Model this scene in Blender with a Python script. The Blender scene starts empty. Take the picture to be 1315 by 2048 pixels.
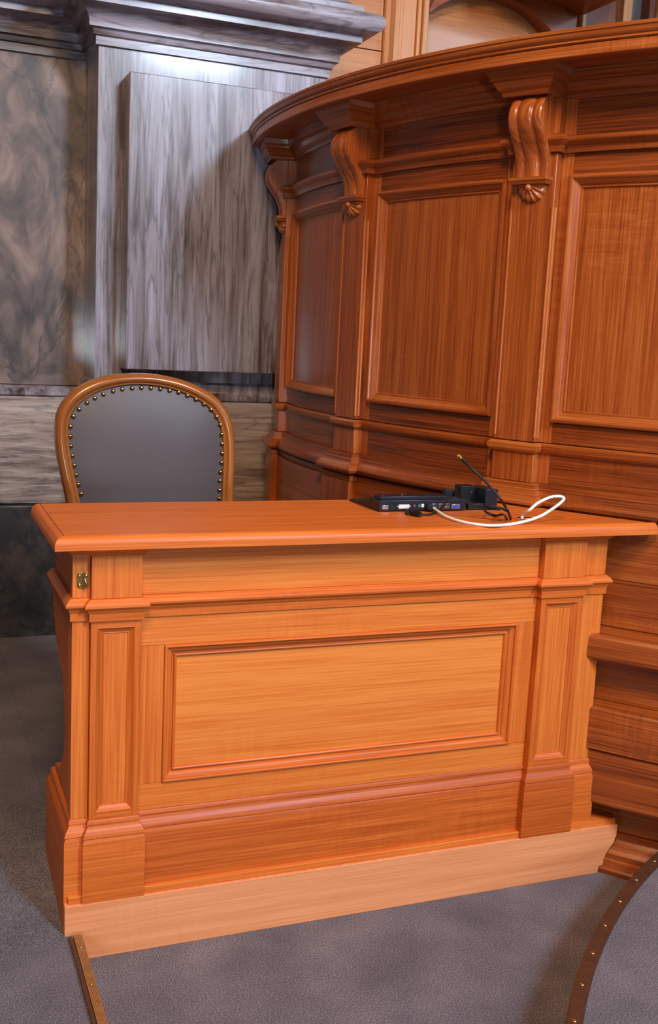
import bpy, bmesh, math, random
from mathutils import Vector, Matrix
random.seed(7)
scene = bpy.context.scene
COL = scene.collection
PI = math.pi

# ------------------------------------------------------------------ camera
FPX, YAW, PITCH, ROLL = 2123.9, 0.3852, 0.1625, 0.0489
CAM = Vector((-0.3063, -2.1402, 1.3564))
W, H = 1315.0, 2048.0
FW = Vector((math.sin(YAW)*math.cos(PITCH), math.cos(YAW)*math.cos(PITCH), -math.sin(PITCH)))
_r = Vector((math.cos(YAW), -math.sin(YAW), 0)); _u = _r.cross(FW)
RT = math.cos(ROLL)*_r + math.sin(ROLL)*_u
UP = -math.sin(ROLL)*_r + math.cos(ROLL)*_u
cd = bpy.data.cameras.new('camera'); cam = bpy.data.objects.new('camera', cd); COL.objects.link(cam)
cd.sensor_fit = 'VERTICAL'; cd.sensor_height = 36.0; cd.lens = FPX*36.0/H; cd.clip_start = 0.05
cam.matrix_world = Matrix(((RT.x, UP.x, -FW.x, CAM.x), (RT.y, UP.y, -FW.y, CAM.y), (RT.z, UP.z, -FW.z, CAM.z), (0, 0, 0, 1)))
scene.camera = cam

# ------------------------------------------------------------------ light
world = bpy.data.worlds.new('world'); scene.world = world; world.use_nodes = True
bg = world.node_tree.nodes['Background']; bg.inputs[0].default_value = (1.0, 0.80, 0.62, 1); bg.inputs[1].default_value = 0.08

def area(name, loc, target, sx, sy, power, col):
    ld = bpy.data.lights.new(name, 'AREA'); ld.shape = 'RECTANGLE'; ld.size = sx; ld.size_y = sy
    ld.energy = power; ld.color = col
    o = bpy.data.objects.new(name, ld); COL.objects.link(o); o.location = loc
    o.rotation_euler = (Vector(target)-Vector(loc)).to_track_quat('-Z', 'Y').to_euler()
    return o
# tall daylight window high up behind the camera, daylight window further left, warm chandelier light
area('window_high_offscreen', (2.5, -5.2, 4.7), (0.9, 1.4, 1.3), 0.9, 1.3, 450, (0.66, 0.80, 1.0))
area('window_rear_offscreen', (-1.05, -6.4, 0.95), (0.4, 1.0, 1.2), 0.32, 0.8, 100, (0.75, 0.87, 1.0))
area('chandelier_offscreen', (-0.7, -2.7, 4.6), (0.7, 0.6, 0.9), 1.2, 1.2, 210, (1.0, 0.70, 0.43))

area('window_side_offscreen', (6.9, -5.0, 4.4), (2.4, 2.8, 2.9), 2.2, 2.4, 130, (0.72, 0.84, 1.0))

scene.view_settings.view_transform = 'Standard'; scene.view_settings.look = 'None'
scene.view_settings.gamma = 1.0; scene.view_settings.use_curve_mapping = False
scene.view_settings.exposure = -0.18

# ------------------------------------------------------------------ materials
def srgb(r, g, b):
    f = lambda c: (c/12.92 if c <= 0.04045 else ((c+0.055)/1.055)**2.4)
    return (f(r/255), f(g/255), f(b/255), 1)
def newmat(name):
    m = bpy.data.materials.new(name); m.use_nodes = True
    nt = m.node_tree; b = nt.nodes['Principled BSDF']; return m, nt, b
def N(nt, t, **kw):
    n = nt.nodes.new(t)
    for k, v in kw.items():
        if k.startswith('i_'): n.inputs[int(k[2:])].default_value = v
        else: setattr(n, k, v)
    return n
def L(nt, a, ao, b, bi): nt.links.new(a.outputs[ao], b.inputs[bi])
def ramp(nt, stops):
    r = nt.nodes.new('ShaderNodeValToRGB'); e = r.color_ramp.elements
    while len(e) > 1: e.remove(e[-1])
    e[0].position = stops[0][0]; e[0].color = stops[0][1]
    for p, c in stops[1:]:
        x = e.new(p); x.color = c
    return r

def wood(name, dark, mid, light, rough=0.3, fig=0.25, coat=0.25, fine=1.0, spec=0.5, band=26, bw=0.60, coatr=0.14):
    """u of the UV map runs along the grain (metres); the object's colour shifts tone (r) and the sample place (g)"""
    m, nt, b = newmat(name)
    tc = N(nt, 'ShaderNodeTexCoord'); oi = N(nt, 'ShaderNodeObjectInfo')
    sep = N(nt, 'ShaderNodeSeparateColor'); L(nt, oi, 'Color', sep, 0)
    off = N(nt, 'ShaderNodeCombineXYZ')
    m1 = N(nt, 'ShaderNodeMath', operation='MULTIPLY', i_1=43.0); L(nt, sep, 1, m1, 0)
    m2 = N(nt, 'ShaderNodeMath', operation='MULTIPLY', i_1=91.0); L(nt, sep, 1, m2, 0)
    L(nt, m1, 0, off, 0); L(nt, m2, 0, off, 1)
    add = N(nt, 'ShaderNodeVectorMath', operation='ADD'); L(nt, tc, 'UV', add, 0); L(nt, off, 0, add, 1)
    def noise(sx, sy, det, dist=0.0, rgh=0.55):
        mp = N(nt, 'ShaderNodeMapping'); mp.inputs['Scale'].default_value = (sx, sy, 1); L(nt, add, 0, mp, 0)
        n = N(nt, 'ShaderNodeTexNoise'); n.inputs['Scale'].default_value = 1.0; n.inputs['Detail'].default_value = det
        n.inputs['Distortion'].default_value = dist; n.inputs['Roughness'].default_value = rgh
        L(nt, mp, 0, n, 0); return n
    n1 = noise(0.9, band, 6, 0.5)          # growth bands
    n2 = noise(4*fine, 230*fine, 3)      # fine pores
    n3 = noise(62, 7.0, 3, 1.2)          # cross figure
    n4 = noise(1.6, 1.9, 2)              # where the figure shows
    mix1 = N(nt, 'ShaderNodeMath', operation='MULTIPLY_ADD', i_1=bw, i_2=0.0); L(nt, n1, 0, mix1, 0)
    mix2 = N(nt, 'ShaderNodeMath', operation='MULTIPLY_ADD', i_1=1-bw); L(nt, n2, 0, mix2, 0); L(nt, mix1, 0, mix2, 2)
    f1 = N(nt, 'ShaderNodeMath', operation='SUBTRACT', i_1=0.5); L(nt, n3, 0, f1, 0)
    msk = N(nt, 'ShaderNodeMapRange'); msk.inputs[1].default_value = 0.50; msk.inputs[2].default_value = 0.66; L(nt, n4, 0, msk, 0)
    f2 = N(nt, 'ShaderNodeMath', operation='MULTIPLY'); L(nt, f1, 0, f2, 0); L(nt, msk, 0, f2, 1)
    f3 = N(nt, 'ShaderNodeMath', operation='MULTIPLY_ADD', i_1=fig*2.2); L(nt, f2, 0, f3, 0); L(nt, mix2, 0, f3, 2)
    tone = N(nt, 'ShaderNodeMath', operation='MULTIPLY_ADD', i_1=0.85, i_2=-0.425); L(nt, sep, 0, tone, 0)
    f4 = N(nt, 'ShaderNodeMath', operation='ADD'); L(nt, f3, 0, f4, 0); L(nt, tone, 0, f4, 1)
    rp = ramp(nt, [(0.26, dark), (0.5, mid), (0.74, light)]); L(nt, f4, 0, rp, 0)
    L(nt, rp, 0, b, 'Base Color')
    rr = N(nt, 'ShaderNodeMapRange'); rr.inputs[3].default_value = rough-0.06; rr.inputs[4].default_value = rough+0.08; L(nt, n1, 0, rr, 0)
    L(nt, rr, 0, b, 'Roughness')
    b.inputs['Coat Weight'].default_value = coat; b.inputs['Coat Roughness'].default_value = coatr
    b.inputs['Specular IOR Level'].default_value = spec
    bp = N(nt, 'ShaderNodeBump'); bp.inputs['Strength'].default_value = 0.06; bp.inputs['Distance'].default_value = 0.002
    L(nt, n2, 0, bp, 'Height'); L(nt, bp, 0, b, 'Normal')
    return m

M = {}
M['desk'] = wood('desk_wood', srgb(168, 74, 20), srgb(206, 104, 36), srgb(226, 134, 58), 0.46, 0.08, 0.06, spec=0.35, band=60, bw=0.36, coatr=0.25)
M['plinth'] = wood('plinth_wood', srgb(205, 122, 72), srgb(226, 146, 96), srgb(238, 165, 116), 0.5, 0.06, 0.03, band=40, bw=0.45)
M['walnut'] = wood('walnut_wood', srgb(82, 29, 8), srgb(158, 76, 27), srgb(200, 118, 58), 0.32, 0.14, 0.2, band=40, bw=0.45)
M['chair'] = wood('chair_wood', srgb(116, 62, 22), srgb(158, 92, 38), srgb(188, 122, 60), 0.26, 0.05, 0.4)
M['veneer'] = wood('arch_veneer', srgb(160, 92, 46), srgb(186, 118, 66), srgb(206, 142, 88), 0.22, 0.1, 0.6, band=40, bw=0.5)
M['panelling'] = wood('panelling_wood', srgb(170, 96, 46), srgb(200, 128, 72), srgb(220, 152, 96), 0.28, 0.2, 0.3)

def stone(name, stops, scale, stretch, dist, rough, seed, detail=8, coat=0.12):
    m, nt, b = newmat(name)
    tc = N(nt, 'ShaderNodeTexCoord')
    mp = N(nt, 'ShaderNodeMapping'); mp.inputs['Scale'].default_value = stretch; mp.inputs['Location'].default_value = (seed, seed*1.7, seed*0.6)
    L(nt, tc, 'Object', mp, 0)
    nz = N(nt, 'ShaderNodeTexNoise'); nz.inputs['Scale'].default_value = scale; nz.inputs['Detail'].default_value = detail
    nz.inputs['Distortion'].default_value = dist; nz.inputs['Roughness'].default_value = 0.62; L(nt, mp, 0, nz, 0)
    nb = N(nt, 'ShaderNodeTexNoise'); nb.inputs['Scale'].default_value = scale*0.35; nb.inputs['Detail'].default_value = 4
    nb.inputs['Distortion'].default_value = dist*0.5; L(nt, mp, 0, nb, 0)
    a = N(nt, 'ShaderNodeMath', operation='MULTIPLY_ADD', i_1=0.6); L(nt, nz, 0, a, 0)
    s = N(nt, 'ShaderNodeMath', operation='MULTIPLY', i_1=0.4); L(nt, nb, 0, s, 0); L(nt, s, 0, a, 2)
    rp = ramp(nt, stops); L(nt, a, 0, rp, 0)
    # thin veins
    nv = N(nt, 'ShaderNodeTexNoise'); nv.inputs['Scale'].default_value = scale*0.8; nv.inputs['Detail'].default_value = 6
    nv.inputs['Distortion'].default_value = dist*1.3; L(nt, mp, 0, nv, 0)
    v1 = N(nt, 'ShaderNodeMath', operation='SUBTRACT', i_1=0.5); L(nt, nv, 0, v1, 0)
    v2 = N(nt, 'ShaderNodeMath', operation='ABSOLUTE'); L(nt, v1, 0, v2, 0)
    v3 = N(nt, 'ShaderNodeMapRange'); v3.inputs[1].default_value = 0.0; v3.inputs[2].default_value = 0.028; v3.inputs[3].default_value = 0.52; v3.inputs[4].default_value = 1.0
    L(nt, v2, 0, v3, 0)
    mx = N(nt, 'ShaderNodeMix', data_type='RGBA', blend_type='MULTIPLY'); mx.inputs[0].default_value = 1.0
    L(nt, rp, 0, mx, 6); L(nt, v3, 0, mx, 7); L(nt, mx, 2, b, 'Base Color')
    b.inputs['Roughness'].default_value = rough; b.inputs['Coat Weight'].default_value = coat; b.inputs['Coat Roughness'].default_value = 0.12
    return m
g = srgb
M['marble'] = stone('grey_marble', [(0.37, g(68, 52, 48)), (0.44, g(112, 98, 100)), (0.52, g(142, 134, 144)), (0.62, g(166, 162, 178))], 4.0, (7.5, 7.5, 0.5), 0.8, 0.36, 3.0, coat=0.6)
M['marble_brown'] = stone('brown_marble', [(0.38, g(52, 44, 45)), (0.47, g(96, 80, 77)), (0.54, g(130, 108, 100)), (0.64, g(158, 140, 134))], 2.6, (2.0, 2.0, 1.1), 1.4, 0.5, 8.2, coat=0.8)
M['marble_course'] = stone('banded_marble', [(0.34, g(84, 66, 58)), (0.45, g(130, 112, 104)), (0.54, g(168, 148, 138)), (0.66, g(190, 176, 170))], 3.4, (0.8, 0.8, 8.5), 0.9, 0.42, 5.1)
M['marble_cornice'] = stone('cornice_marble', [(0.34, g(68, 52, 48)), (0.44, g(112, 98, 100)), (0.52, g(142, 134, 144)), (0.64, g(166, 162, 178))], 3.0, (0.9, 0.9, 7.0), 0.9, 0.34, 1.3)
M['granite'] = stone('dark_granite', [(0.34, g(20, 16, 15)), (0.48, g(40, 33, 30)), (0.60, g(66, 54, 46)), (0.74, g(96, 80, 66))], 9.0, (1, 1, 1), 0.6, 0.35, 2.2, 10)

def carpet():
    m, nt, b = newmat('grey_carpet'); tc = N(nt, 'ShaderNodeTexCoord')
    n1 = N(nt, 'ShaderNodeTexNoise'); n1.inputs['Scale'].default_value = 300; n1.inputs['Detail'].default_value = 6; n1.inputs['Roughness'].default_value = 0.85; L(nt, tc, 'Object', n1, 0)
    n2 = N(nt, 'ShaderNodeTexNoise'); n2.inputs['Scale'].default_value = 5; n2.inputs['Detail'].default_value = 6; L(nt, tc, 'Object', n2, 0)
    a = N(nt, 'ShaderNodeMath', operation='MULTIPLY_ADD', i_1=0.86); L(nt, n1, 0, a, 0)
    s = N(nt, 'ShaderNodeMath', operation='MULTIPLY', i_1=0.14); L(nt, n2, 0, s, 0); L(nt, s, 0, a, 2)
    rp = ramp(nt, [(0.36, g(46, 43, 50)), (0.5, g(98, 92, 101)), (0.64, g(164, 156, 162))]); L(nt, a, 0, rp, 0); L(nt, rp, 0, b, 'Base Color')
    b.inputs['Roughness'].default_value = 0.95; b.inputs['Specular IOR Level'].default_value = 0.1
    bp = N(nt, 'ShaderNodeBump'); bp.inputs['Strength'].default_value = 0.04; bp.inputs['Distance'].default_value = 0.002; L(nt, n1, 0, bp, 'Height'); L(nt, bp, 0, b, 'Normal')
    return m
M['carpet'] = carpet()

def plain(name, col, rough=0.5, metal=0.0, coat=0.0, noise=0.06, nscale=60, spec=0.5):
    m, nt, b = newmat(name); tc = N(nt, 'ShaderNodeTexCoord')
    n = N(nt, 'ShaderNodeTexNoise'); n.inputs['Scale'].default_value = nscale; n.inputs['Detail'].default_value = 3; L(nt, tc, 'Object', n, 0)
    lo = tuple(c*(1-noise*2) for c in col[:3])+(1,); hi = tuple(min(1, c*(1+noise*2)) for c in col[:3])+(1,)
    rp = ramp(nt, [(0.3, lo), (0.7, hi)]); L(nt, n, 0, rp, 0); L(nt, rp, 0, b, 'Base Color')
    b.inputs['Roughness'].default_value = rough; b.inputs['Metallic'].default_value = metal; b.inputs['Coat Weight'].default_value = coat
    b.inputs['Specular IOR Level'].default_value = spec
    return m
M['leather'] = plain('grey_leather', g(76, 66, 68), 0.48, noise=0.05, nscale=350)
M['brass'] = plain('brass', g(222, 186, 110), 0.18, 1.0, noise=0.03)
M['stud'] = plain('antique_brass', g(176, 150, 100), 0.22, 1.0, noise=0.03)
M['bronze'] = plain('bronze_strip', g(168, 122, 78), 0.42, 0.3, noise=0.06)
M['brown_strip'] = plain('brown_strip', g(84, 52, 36), 0.5, 0.2, noise=0.08)
M['black'] = plain('black_plastic', g(20, 21, 25), 0.38, noise=0.05)
M['navy'] = plain('navy_black_plastic', g(22, 28, 42), 0.34, noise=0.05)
M['rubber'] = plain('black_rubber', g(16, 16, 17), 0.5)
M['white_cable'] = plain('white_cable', g(240, 239, 236), 0.45, noise=0.02)
M['steel'] = plain('steel', g(190, 190, 192), 0.25, 1.0)
M['port_white'] = plain('white_port', g(226, 226, 220), 0.5)
M['port_blue'] = plain('blue_port', g(48, 78, 176), 0.5)
M['port_pink'] = plain('pink_port', g(190, 70, 90), 0.5)
M['port_green'] = plain('green_port', g(70, 160, 100), 0.5)
M['port_hole'] = plain('dark_port', g(8, 8, 9), 0.6)
M['gold'] = plain('gold_contact', g(214, 170, 96), 0.25, 1.0)
def glassmat():
    m, nt, b = newmat('pale_glass'); b.inputs['Base Color'].default_value = g(236, 238, 238); b.inputs['Roughness'].default_value = 0.06
    b.inputs['Transmission Weight'].default_value = 0.9; return m
M['glass'] = glassmat()

# ------------------------------------------------------------------ mesh helpers
class Map:
    """flat building space (s along the face, d out of the face, z up) -> the world"""
    def __init__(self, fn, step=None): self.fn = fn; self.step = step
    def __call__(self, s, d, z): return self.fn(s, d, z)
FLAT = Map(lambda s, d, z: (s, -d, z))
CX, CY, RR = 3.0431, 1.3112, 2.0347
def _bend(s, d, z):
    p = s/RR
    return (CX+(RR+d)*math.cos(p), CY+(RR+d)*math.sin(p), z)
BEND = Map(_bend, 0.035)
def S(deg): return math.radians(deg)*RR

class MB:
    def __init__(self): self.v = []; self.f = []; self.uv = []
    def face(self, idx, uvs): self.f.append(idx); self.uv.append(uvs)
    def grid_add(self, rows, uvrows, close_u=False, caps=True):
        """rows: list of rings (lists of points) of equal length"""
        base = len(self.v); n = len(rows[0])
        for r in rows: self.v.extend(r)
        for i in range(len(rows)-1):
            for j in range(n if close_u else n-1):
                k = (j+1) % n
                a = [base+i*n+j, base+(i+1)*n+j, base+(i+1)*n+k, base+i*n+k]
                u0, u1 = uvrows[i], uvrows[i+1]
                kk = j+1 if close_u else k
                self.face(a, [u0[j], u1[j], u1[kk], u0[kk]])
        if caps and close_u:
            self.face([base+j for j in range(n)], [uvrows[0][j] for j in range(n)])
            e = base+(len(rows)-1)*n
            self.face([e+j for j in range(n)], [uvrows[-1][j] for j in range(n)])

def build(name, mb, mat, parent=None, smooth=40, tone=None, bevel=0.0, mats=None, local=False):
    bm = bmesh.new(); uvl = bm.loops.layers.uv.new('UVMap')
    vs = [bm.verts.new(p) for p in mb.v]
    for idx, uvs in zip(mb.f, mb.uv):
        if len(set(idx)) < 3: continue
        try: f = bm.faces.new([vs[i] for i in idx])
        except ValueError: continue
        for lp, q in zip(f.loops, uvs): lp[uvl].uv = q
    bmesh.ops.remove_doubles(bm, verts=bm.verts, dist=1e-6)
    bmesh.ops.recalc_face_normals(bm, faces=bm.faces)
    for f in bm.faces: f.smooth = True
    for e in bm.edges:
        if len(e.link_faces) == 2:
            e.smooth = e.calc_face_angle(3.2) < math.radians(smooth)
        else: e.smooth = False
    org = ORG[parent.name] if (parent is not None and not local) else Vector((0, 0, 0))
    bmesh.ops.translate(bm, verts=bm.verts, vec=-org)
    me = bpy.data.meshes.new(name); bm.to_mesh(me); bm.free()
    for mm in (mats or [mat]): me.materials.append(M[mm])
    o = bpy.data.objects.new(name, me); COL.objects.link(o)
    if parent is not None: o.parent = parent
    o.color = (0.5 if tone is None else tone, random.random(), 0, 1)
    ORG[o.name] = org
    if bevel > 0:
        b = o.modifiers.new('bevel', 'BEVEL'); b.width = bevel; b.segments = 2; b.limit_method = 'ANGLE'; b.angle_limit = math.radians(50)
    return o
ORG = {}
def slab(mb, mp, s0, s1, d0, d1, z0, z1, grain='s'):
    n = 1 if not mp.step else max(1, int(math.ceil((s1-s0)/mp.step)))
    rows, uvr = [], []
    off = random.random()*5
    for i in range(n+1):
        s = s0+(s1-s0)*i/n
        rows.append([mp(s, d0, z0), mp(s, d1, z0), mp(s, d1, z1), mp(s, d0, z1)])
        h = z1-z0; t = d1-d0; c = [0, t, t+h, 2*t+h, 2*t+2*h]
        uvr.append([((s, q+off) if grain == 's' else (q+off, s)) for q in c])
    mb.grid_add(rows, uvr, True, True)
    return mb
def SL(*a, **k): return slab(MB(), *a, **k)

def mitre(path, side):
    out = []
    n = len(path)
    for i in range(n):
        ns = []
        for a, b in ((i-1, i), (i, i+1)):
            if 0 <= a and b < n:
                dx, dy = path[b][0]-path[a][0], path[b][1]-path[a][1]; l = math.hypot(dx, dy) or 1
                ns.append((-dy/l*side, dx/l*side))
        if len(ns) == 1: out.append(ns[0])
        else:
            k = 1+ns[0][0]*ns[1][0]+ns[0][1]*ns[1][1]
            out.append(((ns[0][0]+ns[1][0])/k, (ns[0][1]+ns[1][1])/k))
    return out
def sweep(mb, mp, path, prof, i0=0, i1=None, side=1, grain='s', gap=0.0):
    """moulding: closed profile [(out, z)] along path [(s, d)] with mitred corners; only path points i0..i1"""
    mt = mitre(path, side); i1 = len(path)-1 if i1 is None else i1
    pts = []
    for i in range(i0, i1+1):
        p, m = path[i], mt[i]
        if pts and mp.step:
            q, mq = pts[-1]; l = math.hypot(p[0]-q[0], p[1]-q[1]); n = max(1, int(math.ceil(l/mp.step)))
            for k in range(1, n):
                t = k/n; pts.append(((q[0]+(p[0]-q[0])*t, q[1]+(p[1]-q[1])*t), (mq[0]+(m[0]-mq[0])*t, mq[1]+(m[1]-mq[1])*t)))
        pts.append((p, m))
    plen = [0]
    for k in range(len(prof)):
        a, b = prof[k], prof[(k+1) % len(prof)]; plen.append(plen[-1]+math.hypot(a[0]-b[0], a[1]-b[1]))
    rows, uvr, u = [], [], 0
    off = random.random()*5
    for k, (p, m) in enumerate(pts):
        if k: u += math.hypot(p[0]-pts[k-1][0][0], p[1]-pts[k-1][0][1])
        rows.append([mp(p[0]+m[0]*o, p[1]+m[1]*o, z) for o, z in prof])
        uvr.append([((u, q+off) if grain == 's' else (q+off, u)) for q in plen])
    mb.grid_add(rows, uvr, True, True)
    return mb
def frame_side(mb, mp, s0, s1, z0, z1, prof, which):
    """one mitred side of a picture-frame moulding; prof [(t inward, d)], closed"""
    off = random.random()*5
    def pt(t, d, k):
        if which == 'bottom': s = (s0+t)+(s1-s0-2*t)*k; z = z0+t
        elif which == 'top': s = (s0+t)+(s1-s0-2*t)*k; z = z1-t
        elif which == 'left': s = s0+t; z = (z0+t)+(z1-z0-2*t)*k
        else: s = s1-t; z = (z0+t)+(z1-z0-2*t)*k
        return mp(s, d, z)
    ln = (s1-s0) if which in ('top', 'bottom') else (z1-z0)
    n = max(1, int(math.ceil(ln/mp.step))) if (mp.step and which in ('top', 'bottom')) else 1
    pl = [0]
    for k in range(len(prof)):
        a, b = prof[k], prof[(k+1) % len(prof)]; pl.append(pl[-1]+math.hypot(a[0]-b[0], a[1]-b[1]))
    rows = [[pt(t, d, i/n) for t, d in prof] for i in range(n+1)]
    uvr = [[(ln*i/n, q+off) for q in pl] for i in range(n+1)]
    mb.grid_add(rows, uvr, True, True)
    return mb
def prism(mb, poly, z0, z1, grain='x'):
    n = len(poly); b = len(mb.v)
    mb.v += [(x, y, z0) for x, y in poly]+[(x, y, z1) for x, y in poly]
    uv = (lambda x, y: (x, y)) if grain == 'x' else (lambda x, y: (y, x))
    mb.face([b+i for i in range(n)], [uv(*p) for p in poly]); mb.face([b+n+i for i in range(n)], [uv(*p) for p in poly])
    for i in range(n):
        j = (i+1) % n; l = math.hypot(poly[i][0]-poly[j][0], poly[i][1]-poly[j][1])
        mb.face([b+i, b+j, b+n+j, b+n+i], [(0, 0), (l, 0), (l, z1-z0), (0, z1-z0)])
    return mb
def extrude(mb, poly, ax, a0, a1, uvscale=1):
    """poly [(p,q)] in the plane normal to axis ax ('x': p=y,q=z; 'y': p=x,q=z), from a0 to a1"""
    f = (lambda p, q, a: (a, p, q)) if ax == 'x' else (lambda p, q, a: (p, a, q))
    n = len(poly); b = len(mb.v)
    mb.v += [f(p, q, a0) for p, q in poly]+[f(p, q, a1) for p, q in poly]
    mb.face([b+i for i in range(n)], list(poly)); mb.face([b+n+i for i in range(n)], list(poly))
    for i in range(n):
        j = (i+1) % n; l = math.hypot(poly[i][0]-poly[j][0], poly[i][1]-poly[j][1])
        mb.face([b+i, b+j, b+n+j, b+n+i], [(0, 0), (0, l), (a1-a0, l), (a1-a0, 0)])
    return mb
def tube(mb, pts, r, seg=10, taper=None):
    pts = [Vector(p) for p in pts]; rows, uvr, u = [], [], 0
    prev = None
    for i, p in enumerate(pts):
        t = (pts[min(i+1, len(pts)-1)]-pts[max(i-1, 0)]).normalized()
        if prev is None: a = t.orthogonal().normalized()
        else: a = (prev-t*prev.dot(t)).normalized()
        prev = a; b = t.cross(a)
        if i: u += (p-pts[i-1]).length
        rr = r if taper is None else r*taper(i/(len(pts)-1))
        rows.append([tuple(p+(a*math.cos(2*PI*k/seg)+b*math.sin(2*PI*k/seg))*rr) for k in range(seg)])
        uvr.append([(u, 2*PI*r*k/seg) for k in range(seg+1)])
    mb.grid_add(rows, uvr, True, True); return mb
def spline(ctrl, n=10):
    P = [Vector(c) for c in ctrl]; out = []
    for i in range(len(P)-1):
        p0 = P[max(i-1, 0)]; p1 = P[i]; p2 = P[i+1]; p3 = P[min(i+2, len(P)-1)]
        for k in range(n):
            t = k/n
            out.append(0.5*((2*p1)+(p2-p0)*t+(2*p0-5*p1+4*p2-p3)*t*t+(3*p1-p0-3*p2+p3)*t**3))
    out.append(P[-1]); return out
def dome(mb, c, nrm, r, h, seg=10, rings=3, flat=0.0):
    c = Vector(c); nrm = Vector(nrm).normalized(); a = nrm.orthogonal().normalized(); b = nrm.cross(a)
    rows, uvr = [], []
    prof = [(r, -h*0.3)]+[(r*math.cos(PI/2*k/rings), h*math.sin(PI/2*k/rings)) for k in range(rings)]+[(r*0.05, h)]
    for q, z in prof:
        rows.append([tuple(c+nrm*z+(a*math.cos(2*PI*k/seg)+b*math.sin(2*PI*k/seg))*q) for k in range(seg)])
        uvr.append([(k/seg*r, z) for k in range(seg+1)])
    mb.grid_add(rows, uvr, True, True); return mb
def boxw(mb, x0, x1, y0, y1, z0, z1, grain='s'): return slab(mb, FLAT, x0, x1, -y1, -y0, z0, z1, grain)
def BX(*a, **k): return boxw(MB(), *a, **k)

def thing(name, label, cat, loc, group=None):
    o = bpy.data.objects.new(name, None); COL.objects.link(o); o.location = loc; o.empty_display_size = 0.1
    ORG[o.name] = Vector(loc)
    o['label'] = label; o['category'] = cat
    if group: o['group'] = group
    return o
def tag(o, label, cat, group=None):
    o['label'] = label; o['category'] = cat
    if group: o['group'] = group
    return o
def struct(o, label=None, cat=None):
    o['kind'] = 'structure'
    if label: o['label'] = label
    if cat: o['category'] = cat
    return o
def part_copy(o, parent):
    c = o.copy(); COL.objects.link(c); c.parent = parent; return c
# pixel -> point helpers
def pray(x, y): return FW+RT*((x-W/2)/FPX)-UP*((y-H/2)/FPX)
def atz(x, y, z): d = pray(x, y); return CAM+d*((z-CAM.z)/d.z)
def aty(x, y, Y): d = pray(x, y); return CAM+d*((Y-CAM.y)/d.y)

# ================================================================== the setting
FZ = 0.12                                   # floor level behind the desk
PF, RW = 1.93, 2.20                         # pilaster front, recessed wall
# floor: lower carpet, raised carpet on the left with its ramp, curved carpeted platform on the right
fl = struct(build('floor', BX(-4, 5, -7, 3.2, -0.1, 0.0), 'carpet'))
mb = MB(); extrude(mb, [(-7, -0.05), (-7, 0.06), (-0.02, 0.06), (0.56, FZ), (2.5, FZ), (2.5, -0.05)], 'x', -4, 0.024)
struct(build('floor_ramp', mb, 'carpet'))
mb = MB(); extrude(mb, [(0.16, -0.05), (0.16, 0.078), (0.56, FZ), (2.5, FZ), (2.5, -0.05)], 'x', 0.0245, 1.75)
struct(build('floor_dais', mb, 'carpet'))
PH = 0.10
arcpts = [atz(*q, PH) for q in ((1315, 1705), (1280, 1745), (1262, 1761), (1230, 1803), (1198, 1851), (1172, 1906), (1153, 1960), (1139, 2028))]
# circle through the platform edge (least squares)
def circle(ps):
    import numpy as np
    A = np.array([[2*p.x, 2*p.y, 1] for p in ps]); b = np.array([p.x**2+p.y**2 for p in ps])
    s = np.linalg.lstsq(A, b, rcond=None)[0]; return s[0], s[1], math.sqrt(s[2]+s[0]**2+s[1]**2)
PX, PY, PR = circle(arcpts)
a_hi = math.atan2(arcpts[0].y-PY, arcpts[0].x-PX)
a0, a1 = a_hi-0.10, a_hi+math.radians(62)
ang = [a0+(a1-a0)*i/60 for i in range(61)]
poly = [(PX+PR*math.cos(t), PY+PR*math.sin(t)) for t in ang]
struct(build('floor_platform', prism(MB(), poly+[(PX+0.2, PY)], -0.04, PH), 'carpet', smooth=20))

# nosing strips
def ribbed_strip(n=6, w=0.019, h=0.009):
    top = []
    for i in range(n):
        x0 = -w/2+w*i/n; x1 = -w/2+w*(i+1)/n; g_ = w/n*0.22
        top += [(x0+g_, h), (x1-g_, h), (x1, h-0.0012)]
    return [(-w/2, 0)]+[(-w/2, h-0.002)]+top[:-1]+[(w/2, h-0.002), (w/2, 0)]
pr = [(o+0.0, z+0.06) for o, z in ribbed_strip()]
strip = struct(build('trim_1', sweep(MB(), FLAT, [(0.021, 2.6), (0.024, 0.012)], pr), 'bronze', smooth=25))
strip['label'] = 'ribbed bronze nosing strip'
# the brown edging that lies along the strip on the carpet side
build('edging', BX(0.0055, 0.0115, -2.6, -0.012, 0.058, 0.0675), 'brown_strip', strip)
y = -0.06
scr = None
while y > -2.5:
    if scr is None:
        scr = build('screw', dome(MB(), (0.0235, y, 0.069), (0, 0, 1), 0.0036, 0.0012), 'brass', strip); y0s = y
    else:
        c = part_copy(scr, strip); c.location = (0, y-y0s, 0)
    y -= 0.135
def arc_strip(mb, r_in, r_out, z0, z1, a0, a1, n=70):
    rows, uvr = [], []
    for i in range(n+1):
        t = a0+(a1-a0)*i/n; c_, s_ = math.cos(t), math.sin(t)
        rows.append([(PX+r*c_, PY+r*s_, z) for r, z in ((r_in, z0), (r_out, z0), (r_out, z1-0.003), (r_out-0.003, z1), (r_in, z1))])
        uvr.append([(PR*t, q*0.02) for q in range(6)])
    mb.grid_add(rows, uvr, True, True); return mb
strip2 = struct(build('trim_2', arc_strip(MB(), PR-0.028, PR+0.004, PH-0.012, PH+0.006, a0+0.01, a1-0.01), 'brown_strip', smooth=25))
strip2['label'] = 'curved dark brown nosing strip'
first = None
pt = [atz(*q, PH) for q in ((1312, 1706), (1296, 1725), (1262, 1761), (1230, 1803), (1198, 1851), (1172, 1906), (1153, 1960), (1139, 2028))]
t = math.atan2(pt[2].y-PY, pt[2].x-PX); dt = 0.125/PR
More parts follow.
